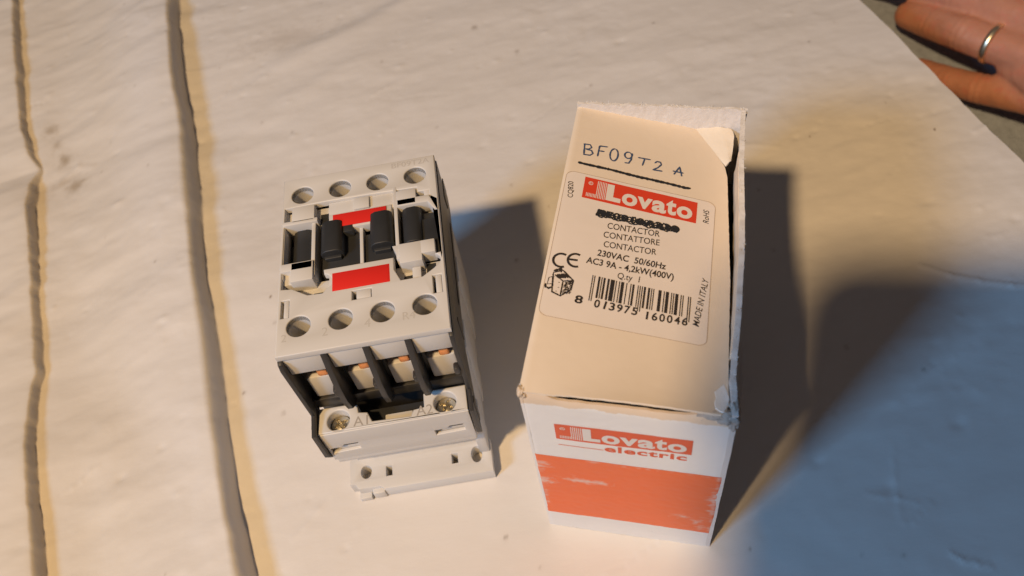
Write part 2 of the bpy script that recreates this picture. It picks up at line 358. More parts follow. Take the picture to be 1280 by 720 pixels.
# ================================================================== the contactor
CX, CY, CYAW = -61.966, 107.503, math.radians(-2.4007)
def build_contactor():
    r = root('contactor', (CX, CY, 0.15), CYAW, 'light grey and black electrical contactor with two red labels, standing beside the box', 'contactor')
    FIX = dict(parent=r)
    # ---- base foot with its fixing slots
    def obl(cx, cy, rx, ry): return circ((cx, cy), rx, 24, ry)
    foot = [(0, 3.0), (1.6, 3.0), (2.6, 1.2), (9.6, 1.2), (11, 0), (45, 0), (45, 11), (43.2, 13), (43.2, 74), (1.6, 74), (1.6, 13), (0, 11)]
    mb = MB().prism(foot, 'z', 0, 5.6, [obl(5.2, 6.6, 1.7, 2.2), rect(11.5, 13.4, 4.2, 7.4), rect(32.4, 34.3, 4.6, 7.8), obl(40.3, 6.4, 1.7, 2.7)], bev=.3)
    mb.box(2.2, 6.0, -.6, 2.4, 0, 2.2, .3).box(6.6, 10.6, -.4, 1.6, 0, 4.0, .5)
    mb.build('base_foot', M['grey'], smooth=True, **FIX)
    MB().box(2, 43, 12, 73.5, 5.7, 27.5, .5).box(2.6, 42.4, 11.0, 12.6, 5.65, 26, .2).box(1.0, 44.1, 14.2, 71, 5.8, 48.5, .4).box(41.5, 44.5, 6.5, 14.6, 5.7, 25.8, .3).box(43.9, 44.6, 24, 34, 6, 40, .3).box(43.9, 44.6, 48, 58, 6, 40, .3).build('base_housing', M['grey'], smooth=True, **FIX)
    # ---- black middle
    MB().box(1.25, 43.75, 13.6, 69, 27.6, 60, .2).box(1.25, 43.75, 10.7, 13.5, 42.6, 46.9, .3).build('terminal_housing', M['black'], smooth=True, **FIX)
    prof = [(69.5, 71.4), (9.7, 71.4), (8.4, 70.8), (7.7, 68.6), (7.6, 44.2), (1.4, 43.4), (.9, 31.4), (3.2, 26.3), (5.2, 30.5), (8, 35.5), (12.5, 41), (19, 48.6), (69.5, 48.6), (72.5, 52), (72.5, 57), (69.5, 58)]
    for x0, x1 in ((-.05, 1.2), (43.8, 45.05)):
        mb = MB().prism(prof, 'x', x0, x1, bev=.25)
        xx = (x0-.25, x0+.1) if x0 < 1 else (x1-.1, x1+.25)
        mb.box(*xx, 4.2, 6.2, 31.5, 43.0, .1).box(*xx, 20, 21.2, 50, 60, .1).box(*xx, 30, 60, 53, 54, .1).box(*xx, 64, 71.2, 56, 62, .2)
        mb.build('side_panel', M['black'], smooth=True, **FIX)
    fin = [(15, 72.2), (9.1, 72.2), (7.4, 65.5), (6.0, 58), (5.6, 52), (6.6, 46.5), (9.6, 43), (15, 43)]
    for x in (11.85, 22.6, 33.35):
        mb = MB().prism(fin, 'x', x-.8, x+.8, bev=.2)
        mb.box(x-2.0, x-.6, 6.6, 9.2, 54.0, 56.8, .5)
        mb.build('barrier_fin', M['black'], smooth=True, **FIX)
    MB().box(42.3, 43.9, 6.8, 9.2, 54.2, 57.2, .5).build('barrier_peg', M['black'], smooth=True, **FIX)
    # ---- wire clamps: grey blocks under copper strips
    for x0, x1 in ((1.6, 10.8), (12.8, 21.5), (23.6, 32.2), (34.3, 43.4)):
        mb = MB().box(x0+1.2, x1-.2, 11.4, 15, 47.2, 57.6, .7)
        mb.build('clamp_block', M['grey'], smooth=True, **FIX)
        MB().box(x0+4.8, x0+7.6, 11.3, 15, 57.7, 60.8, .6).build('copper_contact', M['copper'], smooth=True, **FIX)
        MB().box(x0+.6, x1-.3, 13.4, 15.2, 56, 66, .2).build('contact_recess', M['black'], smooth=True, **FIX)
    # ---- coil terminal block A1 / A2
    top = [(1.3, 2.7), (43.3, 2.7), (43.3, 10.6), (32.2, 10.6), (31.2, 9.8), (31.2, 5.8), (28.2, 5.5), (27.4, 3.7), (16.6, 4.2), (15.3, 7.2), (12.8, 7.6), (12.5, 10.0), (11.4, 10.6), (1.3, 10.6)]
    mb = MB().prism(top, 'z', 35.8, 42.2, [circ((7.1, 6.1), 3.15), circ((37.1, 6.2), 3.15)], bev=.45, seg=2)
    fr = [(1.3, 25.6), (43.3, 25.6), (43.3, 41.6), (1.3, 41.6)]
    mb.prism(fr, 'y', 2.45, 3.6, [[(1.9, 29.9), (10.3, 30.4), (10.3, 34.2), (6.4, 34.2), (5.6, 32.9), (1.9, 32.9)], [(32.3, 30.4), (40.7, 30.9), (40.7, 34.7), (36.8, 34.7), (36, 33.4), (32.3, 33.4)]], bev=.3, seg=2)
    mb.box(1.4, 43.2, 3.62, 11, 24.6, 35.6, .2)
    mb.box(1.6, 43.0, 2.9, 9, 22.6, 25.5, .5)
    mb.build('coil_terminal_block', M['grey'], smooth=True, **FIX)
    MB().box(12.9, 31.0, 4.3, 10.8, 35.7, 36.4, .1).build('notch_floor', M['blackm'], **FIX)
    MB().box(19.4, 27.3, 3.8, 7.6, 36.3, 38.2, .3).build('notch_lit_block', M['grey'], smooth=True, **FIX)  # grey block shaped to the lit patch of the base inside the notch
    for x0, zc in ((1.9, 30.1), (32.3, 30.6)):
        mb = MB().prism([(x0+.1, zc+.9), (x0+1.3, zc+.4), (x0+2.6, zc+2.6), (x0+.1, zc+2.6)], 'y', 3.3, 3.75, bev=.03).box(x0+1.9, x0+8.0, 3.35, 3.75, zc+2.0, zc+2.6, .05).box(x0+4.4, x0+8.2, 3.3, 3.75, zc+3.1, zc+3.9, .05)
        mb.build('slot_painted_shade', M['black'], **FIX)  # black strips paint the shade inside the two front slots
    for cx, cy, an in ((7.1, 6.1, .5), (37.1, 6.2, 1.1)):
        mb = MB(); n = 40
        # domed pan head with a crossed drive cut into it
        def zz(x, y):
            rr = math.hypot(x, y); z = 40.0-(rr/2.75)**2*.85
            c, s_ = math.cos(an), math.sin(an); a, b = c*x+s_*y, -s_*x+c*y
            if (abs(b) < .38 and abs(a) < 1.9) or (abs(a) < .38 and abs(b) < 1.9): z -= .75
            if abs(b) < .3: z -= .25
            return z
        st = 26; vs_, fs = [], []
        for i in range(st+1):
            for j in range(st+1):
                u, v = i/st*2-1, j/st*2-1
                x, y = u*math.sqrt(1-v*v/2)*2.75, v*math.sqrt(1-u*u/2)*2.75
                vs_.append((cx+x, cy+y, zz(x, y)))
        for i in range(st):
            for j in range(st): a = i*(st+1)+j; fs.append((a, a+st+1, a+st+2, a+1))
        o = raw('screw', vs_, fs, M['brass'], r)
        MB().cyl((cx, cy), 3.2, 35.9, 37.6, bev=0).build('screw_well', M['blackm'], **FIX)
        MB().cyl((cx, cy), 2.74, 37.6, 39.1, bev=0).build('screw_shank', M['brass'], **FIX)
    def mark(t, a, b, h, z, mt, name='terminal_mark'):
        mb = MB(); lettering(mb, t, a, b, h, lambda u, v: (u, v, z), bold=0.); mb.build(name, mt, **FIX)
    mark('A1', (11.3, 3.3), (15.4, 3.3), 2.9, 42.24, M['engrave']); mark('A2', (29.0, 3.3), (33.6, 3.3), 2.9, 42.24, M['engrave'])

    # ---- front cover
    ZT = 73.7
    T = [6.0, 16.95, 27.85, 38.75]
    holes = [circ((x, 62.9), 3.15) for x in T]+[circ((x+.05, 17.4), 3.15) for x in T]
    L = [(1.0, 30.0), (4.0, 29.6), (8.2, 26.8), (12.2, 26.6)]+circ((12.2, 30.2), 2.6, 8, None, -math.pi/2, math.pi/2.2, False)[1:]+[(12.4, 34.3), (31.4, 34.3), (31.4, 30.2), (33.0, 26.4), (38.8, 26.4), (42.0, 28.6)]+circ((41.6, 31.2), 2.3, 8, None, -1.2, 1.2, False)+[(44.2, 33.6), (44.2, 52.4), (42.4, 54), (42.4, 56.4), (38.9, 56.4), (38.9, 58.2), (25.2, 58.6), (13.4, 58.8), (1.0, 58.6)]
    slots = [rect(20.0, 25.2, 22.7, 25.6), rect(1.2, 3.4, 20.6, 26.2), rect(41.3, 43.7, 20.4, 26.2)]
    cover = [(.25, 69.7), (.25, 9.0), (44.75, 9.0), (44.75, 69.7)]
    MB().prism(cover, 'z', 71.5, ZT, [L, *holes, *slots], bev=.32, seg=2).build('front_cover', M['grey'], smooth=True, **FIX)
    # skirt: front wall between fins, back wall, edges
    mb = MB()
    for x0, x1 in ((1.3, 11.0), (12.7, 21.75), (23.45, 32.5), (34.2, 43.7)):
        mb.box(x0, x1, 9.5, 12.3, 63.8, 71.6, .2)
    mb.box(.3, 44.7, 67.5, 69.5, 60, 71.6, .2).box(.35, 1.3, 9.6, 69, 68, 71.6, .1)
    mb.build('cover_skirt', M['grey'], smooth=True, **FIX)
    for x, y in [(x, 62.9) for x in T]+[(x+.05, 17.4) for x in T]:
        MB().tube(3.15, (x, y), 60.05, 73.3).build('screw_hole', M['grey'], smooth=True, **FIX)
        MB().cyl((x, y), 2.5, 59.8, 61.0, bev=.3).box(x-1.8, x+1.8, y-.35, y+.35, 60.9, 61.3, .1).build('terminal_screw', M['screw'], smooth=True, **FIX)
    # ---- recessed middle: floor, then what stands in it
    for q in ((1.1, 44.0, 26.6, 33.6, 66.0, 69.6), (1.1, 13.4, 52.2, 58.5, 66.0, 71.2), (13.45, 32.1, 53.0, 58.7, 66.0, 72.7), (33.3, 44.0, 52.2, 58.5, 66.0, 71.2)):
        MB().box(*q, .1).build('recess_floor', M['grey'], smooth=True, **FIX)
    MB().box(1.1, 44.0, 33.7, 52.1, 61, 63.5, .1).build('carrier_well', M['blackm'], **FIX)
    # centre plates carrying the two red labels
    MB().box(13.9, 31.2, 25.9, 33.9, 70, 73.5, .25).build('label_plate', M['grey'], smooth=True, **FIX)
    MB().box(13.6, 31.4, 48.0, 53.9, 70, 73.2, .25).build('label_plate', M['grey'], smooth=True, **FIX)
    mb = MB().box(14.8, 30.2, 26.45, 32.4, 73.52, 73.76, .08).box(15.15, 29.85, 26.8, 32.05, 73.6, 73.84, .1); mb.build('red_label', M['red'], smooth=True, **FIX)
    mb = MB().box(14.8, 30.0, 48.7, 53.3, 73.22, 73.5, .08); mb.build('red_label', M['red'], smooth=True, **FIX)
    # thin dividing ribs
    for q in ((21.95, 22.95, 33.5, 49, 63.5, 72.0), (8.8, 9.9, 33.5, 54, 63.5, 73.3), (32.2, 33.2, 33.5, 59.5, 63.5, 73.75), (.5, 1.2, 33.5, 52, 63.5, 73.3), (44.0, 44.6, 33.5, 52.4, 63.5, 73.3)):
        MB().box(*q, .15).build('dividing_rib', M['grey'], smooth=True, **FIX)
    # brackets over the four carriers
    MB().box(3.2, 9.7, 52.4, 58.2, 69, 74.1, .3).box(.7, 10.6, 51.7, 53.2, 69.5, 74.1, .3).build('bracket', M['grey'], smooth=True, **FIX)
    mb = MB().box(3.4, 9.6, 31.6, 38.1, 68, 74.1, .35).box(.7, 9.6, 35.4, 38.1, 68, 74.1, .3).box(.7, 3.6, 32.2, 35.6, 68, 72.2, .25)
    mb.build('bracket', M['grey'], smooth=True, **FIX)
    mb = MB().box(33.1, 38.7, 51.8, 57.4, 69, 74.2, .3).prism([(33.1, 51.6), (41.8, 51.6), (43.6, 48.4), (44.3, 48.4), (42.3, 54.1), (33.1, 54.1)], 'z', 70, 74.2, bev=.25)
    mb.build('bracket', M['grey'], smooth=True, **FIX)
    mb = MB().box(33.0, 39.2, 31.4, 38.0, 68, 74.3, .3).prism([(31.2, 38.0), (33.2, 32.0), (34, 32.0), (34, 38.0)], 'z', 70, 73.9, bev=.2).box(38.8, 42.8, 33.6, 38.0, 70, 74.3, .3)
    mb.build('bracket', M['grey'], smooth=True, **FIX)
    MB().box(35.9, 38.3, 26.5, 31.0, 68.4, 72.2, .3).build('snap_finger', M['grey'], smooth=True, **FIX)
    MB().box(40.9, 42.8, 54.3, 60.4, 70.6, 73.6, .2).build('snap_finger', M['grey'], smooth=True, **FIX)
    # snap windows: a wedge standing in each slot
    for x0, x1, y0, y1 in ((21.1, 25.0, 22.9, 25.5), (1.9, 3.3, 20.7, 26.1), (42.0, 43.6, 20.5, 26.1)):
        MB().box(x0, x1, y0, y1, 69, 73.45, .3).build('snap_wedge', M['grey'], smooth=True, **FIX)
    MB().box(20.8, 25.2, 54.2, 58.2, 72.72, 73.5, .2).build('snap_wedge', M['grey'], smooth=True, **FIX)
    # black patches on the solid recess floor, painting the dark of openings
    for x0, x1, y0, y1, z in ((8.6, 11.8, 26.8, 29.9, 69.6), (33.2, 35.7, 26.8, 30.4, 69.6), (10.7, 13.3, 52.4, 56.2, 71.2), (38.9, 40.8, 54.2, 56.2, 71.2), (39.4, 42.0, 29.4, 33.2, 69.6)):
        MB().box(x0, x1, y0, y1, z-.5, z+.06, .02).build('painted_opening', M['blackm'], **FIX)
    # black contact carriers: rounded block standing on a lower tongue
    def carrier(x0, x1, y0, y1, zt, tx0, tx1, ty0, ty1, tz, arc=1.3):
        pr = [(x0, zt-6), (x0, zt-1.5), (x0+.5, zt-.7), (x0+1.6, zt-.1), (x1-1.6, zt), (x1-.6, zt-.5), (x1, zt-1.4), (x1, zt-6)]
        mb = MB().prism(pr, 'y', y0, y1, bev=.3, seg=2)
        mb.prism([(x0+.8, zt-5), (x0+.8, zt-2.2), (x1-.8, zt-2.2), (x1-.8, zt-5)], 'y', y0-.9, y0+.5, bev=.35, seg=2)
        mb.box(x0+.1, x1-.1, y0+.1, y1, 63.5, zt-5.8, .1)
        mb.box(tx0, tx1, ty0, ty1, 63.5, tz, .3)
        for k in range(3):
            mb.box(x0+.9, x1-.9, y0-.12, y0+.3, zt-3.1-k*.9, zt-2.7-k*.9, .1)
        return mb.build('contact_carrier', M['blackm'], smooth=True, **FIX)
    carrier(2.6, 8.5, 40.2, 52.4, 71.2, .8, 8.4, 39.4, 48.6, 68.6)
    carrier(11.5, 17.7, 39.6, 50.6, 74.6, 11.2, 21.7, 34.6, 47.4, 71.0)
    carrier(25.2, 31.4, 39.4, 51.0, 74.6, 23.2, 31.5, 34.6, 46.2, 71.0)
    carrier(34.2, 39.6, 38.6, 51.0, 74.0, 33.6, 43.6, 37.0, 50.0, 71.2)
    MB().box(39.5, 43.7, 34.2, 46.8, 64, 72.6, .35).build('carrier_tongue', M['blackm'], smooth=True, **FIX)
    MB().box(11.0, 13.6, 50, 55.4, 64, 71.6, .3).build('carrier_tongue', M['blackm'], smooth=True, **FIX)
    MB().box(17.6, 20.4, 46.4, 49.6, 64, 73.4, .3).build('carrier_tongue', M['blackm'], smooth=True, **FIX)
    # pale moulded marks
    mm = mat('mark_moulded', (.50, .475, .44), .5, .3)
    for t, a, b, h in (('2', (12.2, 13.0), (13.7, 13.0), 2.5), ('4', (23.1, 13.4), (24.7, 13.4), 2.5), ('R4', (33.0, 13.6), (36.2, 13.6), 2.4), ('2', (1.7, 13.2), (3.0, 13.2), 2.2)): mark(t, a, b, h, 73.73, mm)
    mark('BF09T2A', (32.2, 67.0), (43.2, 67.0), 1.9, 73.73, mat('mark_faint', (.49, .465, .44), .5, .3), 'type_mark')
build_contactor()

# ================================================================== the cardboard box
BX, BY, BYAW = -3.5326, 87.676, math.radians(-20.4889)
BW, BL, BH = 46.99, 91.0, 84.28
def flap_z(x, y):
    z = 83.6-9*(1-math.exp(-max(y, 0)/30))*(x/43)
    if x < 1.4: z -= (1.4-max(x, 0))**2*.35
    z += 1.15*math.exp(-max(y, 0)/6)*math.sin(min(max((x-3)/40, 0), 1)*math.pi)
    return z
def build_box():
    r = root('cardboard_box', (BX, BY, .1), BYAW, 'worn white and orange cardboard box with tan labelled flap, standing right of the device', 'box')
    def panel(name, fn, nu, nv, thick, mt, flip=False):
        bm = bmesh.new(); g = [[bm.verts.new(fn(i/nu, j/nv)) for j in range(nv+1)] for i in range(nu+1)]
        for i in range(nu):
            for j in range(nv):
                q = (g[i][j], g[i+1][j], g[i+1][j+1], g[i][j+1]); bm.faces.new(q[::-1] if flip else q)
        bm.normal_update()
        bmesh.ops.solidify(bm, geom=bm.faces[:], thickness=thick)
        for v in bm.verts: v.co *= S
        me = bpy.data.meshes.new(name); bm.to_mesh(me); bm.free(); me.materials.append(mt)
        for p in me.polygons: p.use_smooth = True
        me.set_sharp_from_angle(angle=math.radians(40))
        o = bpy.data.objects.new(name, me); COL.objects.link(o); o.parent = r; return o
    nz = lambda a, b, c=0: noise.noise((a, b, c))
    def front(u, v):
        x = u*BW; z = v*(81.5+.5*float(np.interp(x, [0, 5, 9, 36, 41, 47], [3.4, 2.6, -1.7, -1.5, 2.0, 2.2])))
        y = 0
        if v > .96: y += ((v-.96)/.04)**2*.55
        if v > .9: z += .35*nz(x*.35, 3.1)*(v-.9)*10
        e = min(x, BW-x)
        if e < 1.2: y += (1.2-e)**2*.35
        y += .18*nz(x*.06, z*.06, 2)+.05*nz(x*.5, z*.5, 7)
        return (x, y, z+.0)
    o = panel('front_panel', front, 60, 90, .7, M['card_white'])
    def left(u, v):
        y = u*BL; z = v*82.5; x = .12+.25*nz(y*.05, z*.05, 4)
        if v > .97: x += ((v-.97)/.03)**2*.8; z += .25*nz(y*.5, 1.7)
        return (x, y, z)
    panel('left_panel', left, 90, 40, -.7, M['card_white'])
    xt = lambda y: float(np.interp(y, [0, 3, 9, 24, 46, 70, 85, 91], [46.9, 46.5, 45.9, 46.5, 46.7, 45.7, 45.5, 45.6]))
    def right(u, v):
        y = u*BL; z = v*(84.2+.35*nz(y*.35, 9.)+.12*nz(y*1.3, 5.))
        k = max(0, (v-.55)/.45)**1.5
        return (BW*(1-k)+xt(y)*k+.12*nz(y*.2, z*.1, 6)+(.07*nz(y*.9, z*.8, 2) if v > .95 else 0), y, z)
    panel('right_panel', right, 150, 60, 1.25, M['card_inner'])
    def back(u, v):
        x = u*(BW-1.2)+.1; z = v*(84.6+.5*nz(x*.3, 2.)+.18*nz(x*1.4, 6.))
        return (x, BL+.2*nz(x*.1, z*.1)+(.25*nz(x*.9, z*.7, 3) if v > .9 else 0), z)
    panel('back_panel', back, 90, 60, -.8, M['card_inner'])
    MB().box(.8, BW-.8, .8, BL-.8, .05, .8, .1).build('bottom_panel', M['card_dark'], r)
    MB().box(1.0, BW-2.2, 1.8, BL-1.4, 55, 56, .1).build('inner_shade_sheet', M['card_dark'], r)  # dark sheet across the box, painting its inside as shade
    # folded inside lip of the right and back walls
    def lip(u, v):
        y = 16+u*60; return (xt(y)-1.35+.25*nz(y*.2, v*3)-.35*v, y, 83.2-.5*v-v*9)
    panel('inner_lip', lip, 60, 6, .35, M['kraft'])
    # top flap, hinged on the left wall, sagging into the box at the back right
    edge_r = lambda y: float(np.interp(y, [0, .8, 3.5, 8, 40, 74, 78, 91], [43.2, 44.2, 45.0, 44.7, 44.2, 42.2, 41.3, 33.0]))
    def flap(u, v):
        y = .1+v*90.4+(.22*nz(u*9, 1.)+.10*nz(u*40, 7.) if v < .004 else 0); x = u*(edge_r(y)+.10*nz(y*.8, 2.)); x = max(x, .12)
        return (x, y, flap_z(x, y)+.10*nz(x*.08, y*.08, 5)+.03*nz(x*.5, y*.5))
    fl = panel('top_flap', flap, 60, 110, .55, M['kraft'], flip=False)
    E = lambda d: (lambda u, v: (u, v, flap_z(u, v)+.10*nz(u*.08, v*.08, 5)+.03*nz(u*.5, v*.5)+d))
    # bent back corner of the flap, its crease standing a little proud, its colour slightly paler than the flap
    bm = bmesh.new()
    def crn(u, v):   # u along crease, v outwards to the corner tip
        a = Vector((32.8, 90.4)).lerp(Vector((41.5, 78.0)), u)
        tip = Vector((43.4, 90.0)).lerp(Vector((43.0, 79.6)), u)
        p = a.lerp(tip, v*(1-.10*(2*u-1)**4)-.03*abs(nz(u*4, v*3)))
        return (p.x, p.y, flap_z(min(a.x, 43), a.y)+.05+1.1*math.sin(v*1.7)*(1-.3*u)*(1-.35*max(0, v-.7)/.3)+.3*nz(p.x*.35, p.y*.35)*v+.1*nz(p.x*.9, p.y*.9))
    panel('bent_corner', crn, 14, 12, -.5, mat('pale_card', (.74, .66, .55), .4, .4, .04, 2, .2, 10, bdist=.01), flip=True)
    # peeled front corner
    mb = MB(); P = E(.34)
    pk = [(41.8, 6.1), (42.9, 7.6), (43.7, 8.6), (44.5, 6.6), (45.0, 4.6), (44.6, 2.4), (43.9, .7), (43.0, .8), (42.2, 1.5), (41.9, 3.2), (42.2, 4.6)]
    c0 = mb.bm.verts.new(E(.16)(43.3, 4.4)); ring = [mb.bm.verts.new(E(.0)(*p)) for p in pk]
    mid = [mb.bm.verts.new(E(.10+.28*abs(nz(p[0]*3, p[1]*3)))(43.3+(p[0]-43.3)*.95, 4.4+(p[1]-4.4)*.95)) for p in pk]
    for i in range(len(pk)):
        j = (i+1) % len(pk); mb.bm.faces.new((ring[j], ring[i], mid[i], mid[j])); mb.bm.faces.new((mid[j], mid[i], c0))
    mb.build('peeled_corner', mat('peeled_card', (.86, .85, .83), .6, .2, .03, 4, .4, 14, bdist=.02), r, smooth=True)
    # torn grey fibre at the front right corner and along the front rim
    def lump(name, c, rad, n, mt, sd):
        bm = bmesh.new(); bmesh.ops.create_icosphere(bm, subdivisions=n, radius=1)
        for v in bm.verts:
            d = v.co.normalized(); k = 1+.38*nz(d.x*1.6+sd, d.y*1.6, d.z*1.6)+.22*nz(d.x*5, d.y*5+sd, d.z*5)+.14*nz(d.x*11, d.y*11+sd, d.z*11)
            v.co = Vector((c[0]+d.x*rad[0]*k, c[1]+d.y*rad[1]*k, c[2]+d.z*rad[2]*k))*S
        me = bpy.data.meshes.new(name); bm.to_mesh(me); bm.free(); me.materials.append(mt)
        o = bpy.data.objects.new(name, me); COL.objects.link(o); o.parent = r
        for p in me.polygons: p.use_smooth = True
        return o
    lump('torn_fibre', (45.0, .5, 81.6), (2.4, 1.3, 1.9), 4, M['card_raw'], 1.3)
    lump('torn_fibre', (42.4, .5, 82.1), (3.6, 1.0, 1.1), 4, M['card_raw'], 4.1)
    lump('torn_fibre', (46.1, 2.4, 83.2), (1.0, 2.3, 1.2), 4, M['card_raw'], 7.7)
    lump('torn_fibre', (46.2, .2, 79.4), (1.0, .6, 2.6), 4, M['card_raw'], 2.2)
    lump('crushed_corner', (.7, .9, 82.4), (1.1, 1.3, 1.5), 4, mat('tan_fibre', (.60, .49, .38), .85, .1, .1, 5, .6, 14, bdist=.03), 9.1)
    # loose fibres along the torn rims
    mb = MB()
    def hair(p, d, L, wd=.09):
        d = d.normalized(); q = Vector(p); s_ = d.orthogonal().normalized()*wd
        k = [q+d*L*t+Vector((nz(q.x+t*2, q.y, 1), nz(q.y+t*2, q.x, 4), nz(q.x, q.z+t, 8)))*L*.5*t for t in (0, .5, 1)]
        a = [mb.bm.verts.new(k[0]-s_), mb.bm.verts.new(k[0]+s_), mb.bm.verts.new(k[1]+s_*.8), mb.bm.verts.new(k[1]-s_*.8), mb.bm.verts.new(k[2])]
        mb.bm.faces.new((a[0], a[1], a[2], a[3])); mb.bm.faces.new((a[3], a[2], a[4]))
    for _ in range(110):
        y = random.uniform(0, 90); hair((xt(y)-random.uniform(0, 1.1), y, 84.0), Vector((random.uniform(-1, 1.3), random.uniform(-1, 1), random.uniform(.1, 1))), random.uniform(.4, 1.1))
    for _ in range(120):
        x = random.uniform(0, 45.5); hair((x, BL-random.uniform(0, .6), 84.4), Vector((random.uniform(-1, 1), random.uniform(-.6, 1), random.uniform(.2, 1))), random.uniform(.4, 1.1))
    for _ in range(90):
        hair((random.uniform(39.5, 47.2), random.uniform(-.2, 2.4), random.uniform(80.5, 83.3)), Vector((random.uniform(-1, 1), random.uniform(-1, .6), random.uniform(-.4, 1))), random.uniform(.5, 1.5), .08)
    for _ in range(40):
        hair((random.uniform(-.2, 1.4), random.uniform(-.1, 2), random.uniform(81, 83.6)), Vector((random.uniform(-1, .4), random.uniform(-1, .4), random.uniform(-.4, 1))), random.uniform(.4, 1.0), .07)
    o = mb.build('loose_fibre', M['card_inner'], r); o['kind'] = 'stuff'

    # ---- print on the front panel
    FP = lambda d: (lambda u, v: (u, front(u/BW, v/81.5)[1]-d, v))
    nx, ny = 150, 130; gx, gz = np.meshgrid(np.linspace(.05, BW-.05, nx), np.linspace(11.6, 51.3, ny))
    gy = np.array([[front(a/BW, b/81.5)[1]-.06 for a, b in zip(ra, rb)] for ra, rb in zip(gx, gz)])
    ob = grid_mesh('orange_band', gx, gy, gz, M['orange'], parent=r)
    n1 = fbm(gx/5, gz/1.1, 71, 4); n2 = fbm(gx/1.2, gz/1.2, 75, 3); sc = np.zeros_like(gx)
    for (a, b, ra, rb, k) in ((1.2, 45, 3.2, 3.2, .75), (1.6, 34.5, 4.5, 3.0, .8), (13.5, 37.5, 6.0, 1.5, .85), (11, 38.5, 3, 1.3, .7), (45.6, 34, 1.5, 10, .75), (45.9, 46, 1.0, 6, .6), (39, 21.5, 4.2, 1.3, .75), (42.5, 18, 2.5, 4.5, .55), (1.0, 24, 1.2, 7, .55), (46.2, 16, .9, 8, .65), (24, 50.6, 24, .7, .32)):
        sc = np.maximum(sc, k*np.exp(-((gx-a)/ra)**2-((gz-b)/rb)**2))
    sc = np.clip((sc+.6*n1+.6*n2-.30)*1.25, 0, 1)*np.clip(sc*3.5, 0, 1)*.75
    at = ob.data.color_attributes.new('scuff', 'FLOAT_COLOR', 'POINT'); at.data.foreach_set('color', np.repeat(sc.ravel()[:, None], 4, 1).astype(np.float32).ravel())
    nt = M['orange'].node_tree; b = nt.nodes['Principled BSDF']; an = nt.nodes.new('ShaderNodeAttribute'); an.attribute_name = 'scuff'
    mx = nt.nodes.new('ShaderNodeMix'); mx.data_type = 'RGBA'; mx.inputs[7].default_value = (.70, .60, .53, 1)
    nt.links.new(b.inputs['Base Color'].links[0].from_socket, mx.inputs[6]); nt.links.new(an.outputs['Fac'], mx.inputs[0]); nt.links.new(mx.outputs[2], b.inputs['Base Color'])
    def logo(parent, place, place2, x0, x1, yb, yt, tilt, red, white):
        """red nameplate with white bars, rules and the maker's name"""
        W, Hh = x1-x0, yt-yb
        q = lambda u, v: (x0+u*W, yb+v*Hh+tilt*(u*W))
        mb = MB(); n = 24
        top_ = [mb.bm.verts.new(place(*q(i/n, 1))) for i in range(n+1)]; bot = [mb.bm.verts.new(place(*q(i/n, 0))) for i in range(n+1)]
        mid = [mb.bm.verts.new(place(*q(i/n, .5))) for i in range(n+1)]
        for i in range(n): mb.bm.faces.new((bot[i], bot[i+1], mid[i+1], mid[i])); mb.bm.faces.new((mid[i], mid[i+1], top_[i+1], top_[i]))
        pl = mb.build('logo_panel', red, parent)
        mb = MB(); P2 = lambda u, v: place2(*q(u, v))
        for k in range(6):
            a = .118+k*.0145; mb.poly([(a, .10), (a+.0068, .10), (a+.0068, .92), (a, .92)], P2)
        for k in range(7):
            a = .032+k*.0125; mb.poly([(a, .10), (a+.006, .10), (a+.006, .10+.17+.0*k), (a, .27)], P2)
        ring = circ((.058, .74), .021, 14, .085)
        for i in range(14):
            a, b = ring[i], ring[(i+1) % 14]; s_ = lambda p: (.058+(p[0]-.058)*.72, .74+(p[1]-.74)*.72)
            mb.poly([a, b, s_(b), s_(a)], P2)
        lettering(mb, 'R', (.050, .70), (.066, .70), .09, P2)
        # the L, then the remaining letters, heavy
        mb.poly([(.205, .12), (.335, .12), (.335, .32), (.268, .32), (.268, .90), (.205, .90)], P2)
        def heavy(ch, u0, u1, h): 
            v, f = glyphs(ch, .035)
            ys = [b for a, b in v]; y0 = min(ys); y1 = max(ys)
            vv = [mb.bm.verts.new(P2(u0+(u1-u0)*a, .12+h*(b-y0)/(y1-y0)-(.02 if ch in 'oa' else 0))) for a, b in v]
            for t in f:
                try: mb.bm.faces.new([vv[i] for i in t])
                except ValueError: pass
        heavy('o', .345, .480, .56); heavy('v', .478, .612, .53); heavy('a', .610, .735, .56); heavy('t', .733, .822, .72); heavy('o', .826, .962, .56)
        mb.build('logo_lettering', white, pl)
        return pl
    ORL = mat('orange_logo_print', (.68, .10, .035), .45, .35, .04, 2)
    logo(r, FP(.06), FP(.10), 7.0, 38.5, 62.0, 69.9, -.004, ORL, mat('logo_white', (.70, .66, .62), .5, .3))
    mb = MB(); lettering(mb, 'electric', (18.4, 58.2), (37.6, 58.2), 3.3, FP(.07), bold=.03, space=1.1)
    mb.stroke([(7.2, 58.9), (18.2, 58.9)], .28, FP(.07)); mb.build('front_lettering', ORL, r)
    # ---- sticker
    st = r
    sx0, sx1, sy0, sy1, rc = 1.0, 39.6, 20.6, 66.2, 2.0
    def outline(k=0.):
        pts = []
        for (cx, cy, a) in ((sx1-rc, sy1-rc, 0), (sx0+rc, sy1-rc, 90), (sx0+rc, sy0+rc, 180), (sx1-rc, sy0+rc, 270)):
            for i in range(7): an = math.radians(a+15*i); pts.append((cx+(rc+k)*math.cos(an), cy+(rc+k)*math.sin(an)))
        return [(p[0], p[1]-.055*(p[0]-sx0)*(1-0)) for p in pts]
    mb = MB(); nx, ny = 40, 46; E1 = E(.05)
